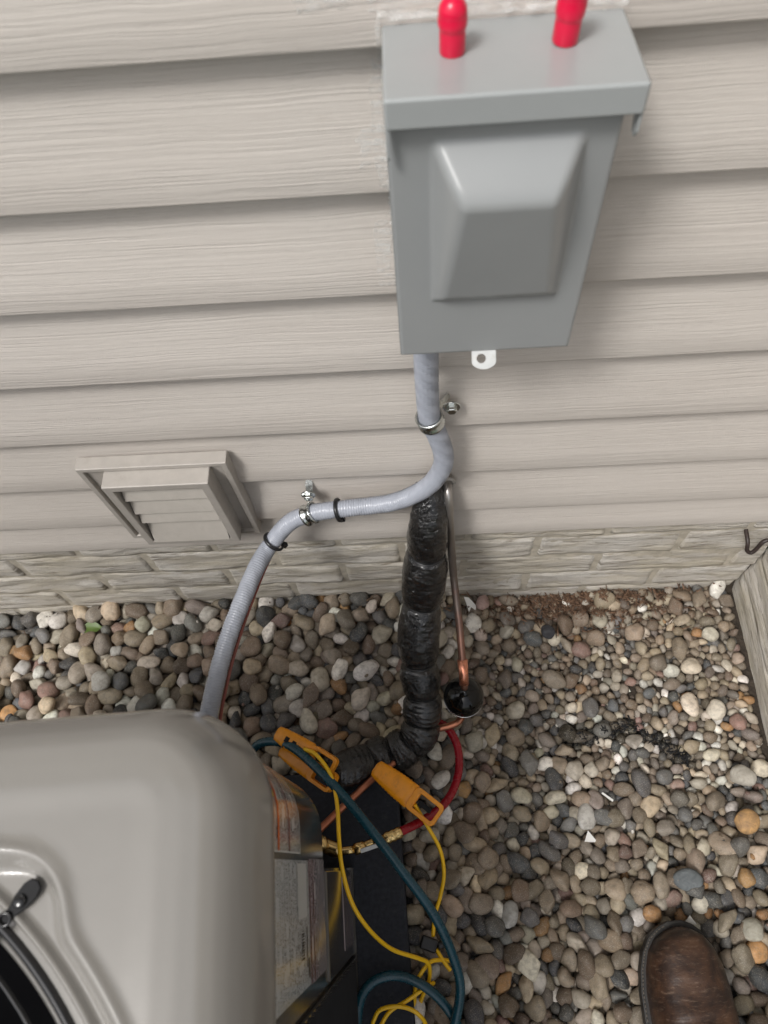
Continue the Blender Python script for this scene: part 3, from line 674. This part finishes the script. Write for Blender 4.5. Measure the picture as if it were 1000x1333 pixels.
cord([(-.090,-.586,-.168),(-.079,-.571,-.164),(-.053,-.568,-.164),(-.031,-.577,-.168),(-.020,-.60,-.19),(-.015,-.66,-.2)],'curved yellow cord arching over the pad at the bottom edge',n=60)
cord([(-.088,-.605,-.172),(-.070,-.576,-.170),(-.045,-.562,-.168),(-.024,-.550,-.172),(-.010,-.545,-.19)],'straight diagonal yellow cord lying on the pad below the blue loop',n=50)
PG=thing('black_plug','small black probe plug lying on gravel at the end of a yellow cord','plug',(-.014,-.5,-.195))
obj('plug_body',*xf(merge(box(-.013,.010,-.0085,.0085,-.006,.006)),T((-.013,-.501,-.190),z=(.1,0,1),x=(1,-.35,0))),TIE,PG,False,bev=.003)
obj('collar',*tube([(-.003,-.5035,-.190),(.006,-.500,-.190)],.0055,n=4,seg=14),TIE,PG)
def pclamp(a,b,roll,label,second):
    a=Vector(a);b=Vector(b);x=(b-a).normalized(); up=Vector(roll); L=(b-a).length; M=T(a,z=(up-x*up.dot(x)),x=x)@Matrix.Diagonal((1,.84 if second else 1,1,1))
    t=thing('pipe_clamp',label,'clamp',tuple(a),group='orange plastic pipe clamps on the refrigerant lines')
    # grip: tapered rounded body
    def grip(z0,h):
        n_=26;V=[];F=[];K=16
        for i in range(n_):
            s=i/(n_-1); w_=.0115+.0058*sin(min(1,s*1.3)*pi*.5); hh=h*(.6+.4*sin(pi*min(1,s*.9+.1))); 
            if i in (0,n_-1): w_*=.6; hh*=.5
            if 8<=i<=20 and i%2==0: w_-=.0007; hh-=.0008
            for k in range(K):
                an=2*pi*k/K; cx_=math.copysign(abs(cos(an))**.55,cos(an)); cy_=math.copysign(abs(sin(an))**.55,sin(an))
                V.append((s*L*.62,w_*cx_,z0+hh*cy_))
        for i in range(n_-1):
            for k in range(K): F.append((i*K+k,i*K+(k+1)%K,(i+1)*K+(k+1)%K,(i+1)*K+k))
        F.append(tuple(range(K)));F.append(tuple(range((n_-1)*K+K-1,(n_-1)*K-1,-1))); return V,F
    obj('grip',*xf(grip(0,.0072),M),ORG,t)
    for sx in (.18,.30):
        obj('dark_slot',*xf(box(L*sx,L*sx+.006,-.0045,.0045,.0,.0078),M),DARK,t,False,bev=.0006) if second else None
    obj('spring',*tube([M@Vector((L*.60,w_,-.012)) for w_ in (-.010,0,.010)],.0042,n=30,seg=8,rf=lambda s,T_,a,p:.0040+.0007*sin(s*2600)),STEEL,t)
    # open jaw frame
    P=rrect(L*.58,L,-.0165,.0165,.007,6); Q=rrect(L*.66,L-.005,-.0105,.0105,.003,6); n_=len(P)
    V=[(x_,y_,z_) for z_ in (-.006,.006) for x_,y_ in P+Q]; F=[]
    for k in range(n_):
        k2=(k+1)%n_; F+=[(k,n_+k,n_+k2,k2),(2*n_+k,2*n_+k2,3*n_+k2,3*n_+k),(k,k2,2*n_+k2,2*n_+k),(n_+k,3*n_+k,3*n_+k2,n_+k2)]
    obj('jaw_frame',*xf((V,F),M),ORG,t,False,bev=.0008)
    obj('sensor_pad',*xf(box(L*.70,L*.88,-.0035,.0035,-.003,.002),M),DARK,t,False,bev=.0005)
    obj('pivot_bar',*xf(box(L*.645,L*.668,-.0095,.0095,-.004,.0045),M),ORG,t,False,bev=.0006)
    if second:
        M2=M@Matrix.Translation((.006,-.024,-.034))@Matrix.Rotation(radians(-9),4,'Y')
        obj('grip',*xf(grip(0,.0062),M2),ORG,t); obj('jaw_frame',*xf((V,F),M2),ORG,t,False,bev=.0008)
pclamp((-.079,-.281,-.122),(.006,-.349,-.118),(.15,-.2,1),'orange clamp with a ribbed grip lying below the end of the black insulation',False)
pclamp((-.2120,-.236,-.086),(-.130,-.288,-.078),(.2,-.35,1),'orange clamp gripping the line behind the corner of the condenser',True)

# ---------------------------------------------------------------- boot
BT=thing('boot','worn brown leather boot toe with black welt, standing on gravel at lower right','boot',(.322,-.64,-.215),(0,0,radians(4)))
GZB=0
def lofty(tab,s): return [float(np.interp(s,tab['s'],tab[k])) for k in ('w','h','c')]
ss=[0,.004,.012,.025,.045,.07,.10,.135,.17,.21,.25,.285,.30]
tb=dict(s=ss,w=[.004,.018,.031,.041,.0475,.0515,.0525,.0505,.046,.040,.037,.034,.028],h=[.024,.036,.047,.054,.058,.062,.070,.086,.108,.120,.122,.120,.110],c=[.004,.003,.002,.001,0,-.001,-.002,-.004,-.005,-.004,-.002,0,0])
K=40;n_=70;V=[];F=[]
for i in range(n_):
    s=.30*(i/(n_-1))**1.4; w_,h_,c_=lofty(tb,s)
    for k in range(K+1):
        a=pi*k/K; cx_=math.copysign(abs(cos(a))**.72,cos(a)); sz=sin(a)**.78
        x=c_+w_*cx_; z=.022+(h_-.012)*sz
        x+=.0012*noise.noise(Vector((x*30,s*30,z*30)))
        z+=.0016*noise.noise(Vector((x*35,s*70,4)))*(sz)*(1 if s>.05 else .4)
        if .095<s<.15: z-=.0016*(.5+.5*sin(s*520+x*22))*sz
        V.append((x,.155-s,z))
for i in range(n_-1):
    for k in range(K): a=i*(K+1)+k; F.append((a,a+1,a+K+2,a+K+1))
obj('upper',V,F,LEATHER,BT)
def outline(extra,n=60):
    L_=[];R2=[]
    for i in range(n):
        s=.30*(i/(n-1))**1.5; w_,h_,c_=lofty(tb,s); yy_=.155-s+(extra if s<.02 else 0)*(1-s/.02)
        L_.append((c_-w_-extra,yy_)); R2.append((c_+w_+extra*.6,yy_))
    return L_+R2[::-1]
def prism2(P,z0,z1):
    return prism(P,z0,z1)
obj('sole',*prism2(outline(.0055),.0,.0165),SOLE,BT,False,bev=.002)
obj('welt',*prism2(outline(.0068),.0165,.0225),SOLE,BT,False,bev=.0015)
st=outline(.0040)
for k in range(2,46,1):
    p0=Vector((*st[k],.0228)); p1=Vector((*st[k+1],.0228)); 
    obj('stitch',*tube([p0.lerp(p1,.15),p0.lerp(p1,.8)],.0007,n=3,seg=5),worn('thread',(.12,.10,.08),.8) if k==2 else bpy.data.materials['thread'],BT)
V,F=[],[]; K=36
for i in range(14):
    z=.10+.20*i/13
    for k in range(K): a=2*pi*k/K; V.append((-.003+(.046+.004*i/13)*cos(a),-.085+(.058)*sin(a)-.004*i/13,z))
for i in range(13):
    for k in range(K): F.append((i*K+k,i*K+(k+1)%K,(i+1)*K+(k+1)%K,(i+1)*K+k))
obj('shaft',V,F,LEATHER,BT)

# ---------------------------------------------------------------- gravel
def ico(sub):
    import bmesh
    bm=bmesh.new(); bmesh.ops.create_icosphere(bm,subdivisions=sub,radius=1); bm.verts.ensure_lookup_table()
    V=np.array([v.co[:] for v in bm.verts]); F=np.array([[v.index for v in f.verts] for f in bm.faces]); bm.free(); return V,F
def shapes(sub,cnt,seed,ang=.3):
    V0,F0=ico(sub); r=np.random.default_rng(seed); out=[]
    for i in range(cnt):
        d=np.ones(len(V0))
        for _ in range(5):
            k=r.normal(size=3)*1.6; d+=.055*np.sin(V0@k*1.3+r.random()*6)
        V=V0*d[:,None]
        for _ in range(r.integers(2,7) if i%3 else 11):   # worn flats, some stones broken
            nn=r.normal(size=3); nn/=np.linalg.norm(nn); h=(.68+.24*r.random()) if i%3 else .58+.22*r.random(); p=V@nn; ex=np.maximum(0,p-h); V-=np.outer(ex*(.6+.3*r.random()),nn)
        V/=np.abs(V).max(0).mean(); out.append(V)
    return out,F0
X0,X1,Y0,Y1=-.80,.502,-.74,.012
def dens(x,y):   # mean radius field
    t=np.clip((x+.05)/.15,0,1); b=np.clip((-.33-y)/.15,0,1); return (.0077*(1-t)+t*(.0047+.0020*b))
def run_sim():
    Npk=46000
    x=rng.uniform(X0,X1,Npk); y=rng.uniform(Y0,Y1,Npk)
    far=(y<-.66)|(x<-.75); keep=~(far&(rng.random(Npk)<.25)); x=x[keep];y=y[keep]
    inpad=(x<-.075)&(y<-.30); x=x[~inpad];y=y[~inpad]; n=len(x)
    mr=dens(x,y); r=mr*np.exp(rng.normal(0,.30,n)); r=np.clip(r,.0032,.0165)
    big=rng.random(n)<.010; r[big]=rng.uniform(.012,.0160,big.sum())
    gzv=np.vectorize(gz); z=gzv(x,y)+rng.uniform(-.03,.03,n)
    P=np.stack([x,y,z],1)
    for it in range(110):
        P[:,2]-=.0016 if it<80 else .0004
        if it%4==0:
            o=np.argsort(P[:,0]); P=P[o]; r=r[o]; I=[];J=[]
            for s in range(1,520):
                dx=P[s:,0]-P[:-s,0]
                if dx.min()>.034: break
                c_=np.nonzero((dx<.034)&(np.abs(P[s:,1]-P[:-s,1])<.034)&(np.abs(P[s:,2]-P[:-s,2])<.034))[0]
                if len(c_):
                    d_=P[c_+s]-P[c_]; m_=(d_*d_).sum(1)<(r[c_]+r[c_+s]+.006)**2; I.append(c_[m_]);J.append(c_[m_]+s)
            I=np.concatenate(I);J=np.concatenate(J)
        d_=P[J]-P[I]; L=np.sqrt((d_*d_).sum(1))+1e-9; ov=(r[I]+r[J])*.90-L; m_=ov>0
        i_,j_=I[m_],J[m_]; c_=d_[m_]/L[m_][:,None]*(ov[m_]*.32)[:,None]
        for ax in range(3):
            P[:,ax]-=np.bincount(i_,c_[:,ax],len(P)); P[:,ax]+=np.bincount(j_,c_[:,ax],len(P))
        P[:,0]=np.clip(P[:,0],X0-.05,.503-r*.8); P[:,1]=np.minimum(P[:,1],.0125-r*.7)
        fl=gzv(P[:,0],P[:,1])-.036 if it%10==0 else fl
        P[:,2]=np.maximum(P[:,2],fl+r*.7) if len(fl)==len(P) and it%4!=0 else P[:,2]
        # pad edge
        px=-.048; py=-.272
        ins=(P[:,0]<px+r*.8)&(P[:,1]<py+r*.8); dxp=px+r*.8-P[:,0]; dyp=py+r*.8-P[:,1]
        mv=ins&(dxp<dyp); P[mv,0]+=dxp[mv]; mv=ins&(dxp>=dyp); P[mv,1]+=dyp[mv]
        # sole of the boot
        bt=(np.abs(P[:,0]-.325)<.055)&(P[:,1]<-.49)&(P[:,1]>-.80); P[bt,2]=np.minimum(P[bt,2],-.213-r[bt]*.72)
    return P,r
P,r=run_sim()
srt=np.argsort(-P[:,2]); 
gzv=np.vectorize(gz); depth_=P[:,2]+r-gzv(P[:,0],P[:,1])
print('gravel n',len(P),'top pct',np.percentile(depth_,[5,50,90,97]))
keep=depth_>np.percentile(depth_,32); P=P[keep]; r=r[keep]; depth_=depth_[keep]
# settle the whole bed so that its visible surface sits at ground height
shift=np.percentile(depth_,92)+.001; P[:,2]-=shift
near=(P[:,1]>-.70)&(P[:,0]>-.86)
hi_,hF=shapes(3,10,5); lo_,lF=shapes(2,10,6); tn_,tF=shapes(1,10,8)
pal=[((.235,.190,.140),.23),((.335,.270,.19),.19),((.46,.41,.33),.15),((.62,.59,.53),.10),((.125,.122,.115),.11),((.065,.068,.072),.10),((.17,.125,.09),.10),((.22,.185,.155),.07),((.36,.20,.085),.024),((.24,.15,.125),.03)]
pc_=np.array([p_[0] for p_ in pal]); pw=np.array([p_[1] for p_ in pal]); pw/=pw.sum()
Vs=[];Fs=[];Cs=[];off=0
n=len(P); idx=rng.choice(len(pal),n,p=pw); 
big_n=near&(depth_>np.percentile(depth_,55))&(r>.0125); med=(r>.0060)&(depth_>np.percentile(depth_,30))
for i in range(n):
    useh=big_n[i]; k_=rng.integers(10); SV,SF=(hi_[k_],hF) if useh else ((lo_[k_],lF) if med[i] else (tn_[k_],tF))
    a=rng.uniform(1.02,1.42); b=rng.uniform(.86,1.08)*(1. if a<1.25 else .93); c_=rng.uniform(.60,.86)
    V=SV*np.array([a,b,c_])*r[i]*1.02
    th=rng.uniform(0,2*pi); t1=rng.normal(0,.38); t2=rng.normal(0,.38)
    ct,st_=cos(th),sin(th); Rz=np.array([[ct,-st_,0],[st_,ct,0],[0,0,1]])
    Rx=np.array([[1,0,0],[0,cos(t1),-sin(t1)],[0,sin(t1),cos(t1)]]); Ry=np.array([[cos(t2),0,sin(t2)],[0,1,0],[-sin(t2),0,cos(t2)]])
    V=V@(Rx@Ry@Rz).T+P[i]
    Vs.append(V); Fs.append(SF+off); off+=len(V)
    col=pc_[idx[i]]*np.exp(rng.normal(0,.25))*np.exp(rng.normal(0,.02,3))*.95
    x_,y_=P[i,0],P[i,1]
    if x_>.08 and y_>-.20 and rng.random()<.5*math.exp(-((x_-.25)/.16)**2-((y_+.02)/.09)**2)+.12: col=col*.45+np.array([.15,.10,.065])*.55
    # tar-like streak lying across the bed
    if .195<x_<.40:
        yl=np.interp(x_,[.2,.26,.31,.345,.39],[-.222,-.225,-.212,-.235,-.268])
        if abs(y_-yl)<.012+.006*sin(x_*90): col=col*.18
    Cs.append(np.repeat(col[None],len(V),0))
Vs=np.concatenate(Vs);Fs=np.concatenate(Fs);Cs=np.concatenate(Cs)
def npmesh(name,V,F,C,M):
    me=bpy.data.meshes.new(name); me.vertices.add(len(V)); me.vertices.foreach_set('co',V.astype(np.float32).ravel())
    me.loops.add(F.size); me.loops.foreach_set('vertex_index',F.astype(np.int32).ravel()); me.polygons.add(len(F))
    me.polygons.foreach_set('loop_start',np.arange(0,F.size,F.shape[1],dtype=np.int32)); me.polygons.foreach_set('use_smooth',np.ones(len(F),dtype=bool))
    me.update(calc_edges=True)
    at=me.attributes.new('tint','FLOAT_COLOR','POINT'); at.data.foreach_set('color',np.concatenate([C,np.ones((len(C),1))],1).astype(np.float32).ravel())
    me.materials.append(M); o=bpy.data.objects.new(name,me); COL.objects.link(o); return o
g=npmesh('gravel',Vs,Fs,Cs,PEB); tag(g,'bed of mixed rounded river pebbles, tan, grey, cream and charcoal','gravel',kind='stuff')
print('gravel tris',len(Fs))
TOP=P.copy(); TR=r.copy()
def topz(x,y,rad=.012):
    m_=(np.abs(TOP[:,0]-x)<rad)&(np.abs(TOP[:,1]-y)<rad); return float((TOP[m_,2]+TR[m_]*.7).max()) if m_.any() else gz(x,y)
# far gravel ring beyond the simulated bed
def far_patch():
    n=2600; x=rng.uniform(-3.0,.50,n*3); y=rng.uniform(-2.15,.0,n*3); ok=~((x>X0)&(y>Y0)); x=x[ok][:n*2]; y=y[ok][:n*2]
    Vb=[];Fb=[];Cb=[];off=0; S0,F0=shapes(1,8,9)
    for i in range(len(x)):
        rr=rng.uniform(.012,.024); V=S0[rng.integers(8)]*np.array([1.2,1,.7])*rr; th=rng.uniform(0,6.28); c0,s0=cos(th),sin(th)
        V=V@np.array([[c0,s0,0],[-s0,c0,0],[0,0,1]])+np.array([x[i],y[i],gz(max(-1.2,x[i]),y[i])-.045+rng.uniform(0,.02)])
        Vb.append(V);Fb.append(F0+off);off+=len(V); Cb.append(np.repeat((pc_[rng.choice(len(pal),p=pw)])[None],len(V),0))
    return np.concatenate(Vb),np.concatenate(Fb),np.concatenate(Cb)
tag(npmesh('outer_gravel',*far_patch(),PEB),'coarser loose pebbles continuing beyond the near gravel bed','gravel',kind='stuff')
# twigs, mulch fibres and dark crumbs
Vb=[];Fb=[];Cb=[];off=0
def chip(x,y,z,L,wd,th,col,tilt):
    global off
    c0,s0=cos(th),sin(th); V=np.array([(sx*L/2,sy_*wd/2*(1 if sx<0 else .5),sz*wd*.25+sx*L*tilt) for sx in (-1,1) for sy_ in (-1,1) for sz in (-1,1)])
    V=V@np.array([[c0,s0,0],[-s0,c0,0],[0,0,1]])+np.array([x,y,z]); Vb.append(V); Fb.append(np.array([(0,1,3,2),(4,6,7,5),(0,4,5,1),(2,3,7,6),(0,2,6,4),(1,5,7,3)])+off); off+=8; Cb.append(np.repeat(np.array(col)[None],8,0))
for k in range(3200):
    q=rng.random()
    if q<.68: x,y=rng.normal(.245,.085),-abs(rng.normal(0,.030))+.004; col=np.array([.13,.075,.045])*rng.uniform(.5,1.5)
    elif q<.86: x,y=rng.uniform(-.7,.49),-abs(rng.normal(0,.012)); col=np.array([.10,.065,.04])*rng.uniform(.5,1.4)
    else:
        x,y=rng.uniform(-.7,.49),rng.uniform(-.7,0); col=np.array([.12,.09,.06])*rng.uniform(.4,1.6)
        if rng.random()<.6: continue
    if x>.49: continue
    if x<-.06 and y<-.25: continue
    chip(x,y+.006,topz(x,y,.007)-(rng.uniform(-.003,.007) if q<.68 else rng.uniform(.004,.011)),rng.uniform(.004,.018),rng.uniform(.0008,.0028),rng.uniform(0,6.28),col,rng.normal(0,.2))
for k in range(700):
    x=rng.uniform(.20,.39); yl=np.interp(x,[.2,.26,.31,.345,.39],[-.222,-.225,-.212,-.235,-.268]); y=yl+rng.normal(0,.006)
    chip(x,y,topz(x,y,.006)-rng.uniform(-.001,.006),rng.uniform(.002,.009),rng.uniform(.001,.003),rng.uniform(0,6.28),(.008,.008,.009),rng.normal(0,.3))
lt=npmesh('leaf_litter',np.concatenate(Vb),np.concatenate(Fb),np.concatenate(Cb),LITT); tag(lt,'brown mulch fibres and dark crumbs caught between the pebbles','debris',kind='stuff')
def crumbs():
    Vb=[];Fb=[];Cb=[];off=0
    for k in range(3400):
        x=rng.uniform(-.74,.50);y=rng.uniform(-.66,.008)
        if x<-.04 and y<-.26: continue
        if x<.08 and rng.random()<.45: continue
        rr=rng.uniform(.0018,.0042); V=tn_[rng.integers(10)]*np.array([1.3,.95,.6])*rr; th=rng.uniform(0,6.28); c0,s0=cos(th),sin(th)
        V=V@np.array([[c0,s0,0],[-s0,c0,0],[0,0,1]])+np.array([x,y,topz(x,y,.0075)-rng.uniform(.004,.010)])
        Vb.append(V);Fb.append(tF+off);off+=len(V); Cb.append(np.repeat((pc_[rng.choice(len(pal),p=pw)]*rng.uniform(.5,1.2))[None],len(V),0))
    return np.concatenate(Vb),np.concatenate(Fb),np.concatenate(Cb)
tag(npmesh('fine_gravel',*crumbs(),PEB),'tiny stone chips lodged between the larger river pebbles','gravel',kind='stuff')
# singular stones
hb,_=shapes(3,8,21)
def stone(x,y,rx,ry,rz,rot,col,col2,label,i):
    M=stone_mat('stone_mineral',col,col2); t=rot; V=hb[i]*np.array([rx,ry,rz]); c0,s0=cos(t),sin(t); V=V@np.array([[c0,s0,0],[-s0,c0,0],[0,0,1]])
    z=gz(x,y)+rz*.35; me=bpy.data.meshes.new('stone'); me.from_pydata([tuple(a) for a in V],[],[tuple(int(q) for q in a) for a in hF]); me.polygons.foreach_set('use_smooth',[True]*len(me.polygons)); me.materials.append(M)
    o=bpy.data.objects.new('stone',me); COL.objects.link(o); o.location=(x,y,z); tag(o,label,'stone')
stone(-.236,-.026,.0165,.0145,.014,.4,(.42,.19,.07),(.20,.10,.06),'rusty orange angular stone at the foot of the wall, right of the conduit',0)
stone(.440,-.357,.0190,.0175,.013,.2,(.50,.30,.13),(.25,.16,.09),'rough honey-coloured stone near the right edge',1)
stone(.096,-.012,.0135,.012,.011,.9,(.36,.25,.22),(.22,.15,.13),'pinkish speckled stone against the foundation right of the copper pipe',2)
stone(.195,-.068,.0130,.0120,.010,.1,(.05,.05,.055),(.03,.03,.033),'dark charcoal stone in the mulch-stained gravel',3)
stone(.345,-.430,.0215,.0165,.012,.1,(.15,.165,.17),(.10,.11,.115),'large flat slate-blue stone just above the boot toe',4)
stone(-.168,-.030,.017,.017,.010,.8,(.20,.21,.19),(.14,.145,.13),'broad squarish grey-green stone near the wall, left of the black pipe',5)
stone(.447,-.294,.0165,.018,.012,1.2,(.46,.43,.37),(.33,.30,.25),'smooth pale grey oval stone near the right edge',6)
stone(.420,-.492,.0155,.0150,.011,.3,(.42,.40,.33),(.30,.28,.23),'round pale cream stone right of the boot toe',7)
stone(-.655,-.030,.0150,.0125,.011,.2,(.45,.20,.07),(.22,.12,.07),'orange-brown stone beside the foundation at the far left',0)
# scraps
def scrap(pts,z,label,cat='scrap',M=None,name='paper_scrap',th=.0008):
    V=[(x,y,z+dz) for x,y,dz in pts]+[(x,y,z+dz+th) for x,y,dz in pts]; n_=len(pts)
    F=[tuple(range(n_-1,-1,-1)),tuple(range(n_,2*n_))]+[(i,(i+1)%n_,(i+1)%n_+n_,i+n_) for i in range(n_)]
    o=obj(name,V,F,M or PAPER,None,False); tag(o,label,cat); return o
z=topz(.075,-.010); scrap([(.066,.004,.004),(.074,.002,.005),(.086,-.012,.001),(.084,-.019,0),(.077,-.014,.002),(.073,-.022,0),(.070,-.010,.003)],z,'torn white scrap on pebbles just right of the copper pipe')
z=topz(.226,-.371)+.001; scrap([(.218,-.377,.0),(.224,-.362,.006),(.237,-.378,.001)],z-.001,'small white triangular scrap lying on pebbles in mid gravel')
z=topz(.262,-.316)+.003; scrap([(.252,-.311,.003),(.254,-.309,.003),(.269,-.320,.001),(.267,-.323,.001)],z-.001,'thin white strip on pebbles above the triangular scrap')
z=topz(.338,-.482); scrap([(.330,-.484,.004),(.340,-.473,.008),(.348,-.484,.004)],z,'white triangular scrap at the tip of the boot')
z=topz(-.566,-.028); lf=grid(10,7,lambda a,b:(-.584+.036*a,-.026+(b-.5)*.022*sin(pi*min(.97,a+.05))**.7,z+.003+.004*sin(a*3)+.003*abs(b-.5)*2))
o=obj('leaf',*lf,LEAFM); tag(o,'small green leaf lying on pebbles at the foundation, far left','leaf')
HK=obj('iron_hook',*tube([(.459,.020,-.030),(.459,-.002,-.034),(.4605,-.010,-.046),(.4665,-.013,-.050),(.4715,-.011,-.043),(.4745,-.008,-.030),(.480,-.006,-.024),(.495,-.006,-.022),(.503,-.006,-.021)],.0030,n=60,seg=10),IRON); tag(HK,'small rusty iron hook sticking out of the corner just below the siding at right','hook')
for o in bpy.data.objects:
    if '_l' in o.keys(): del o['_l']
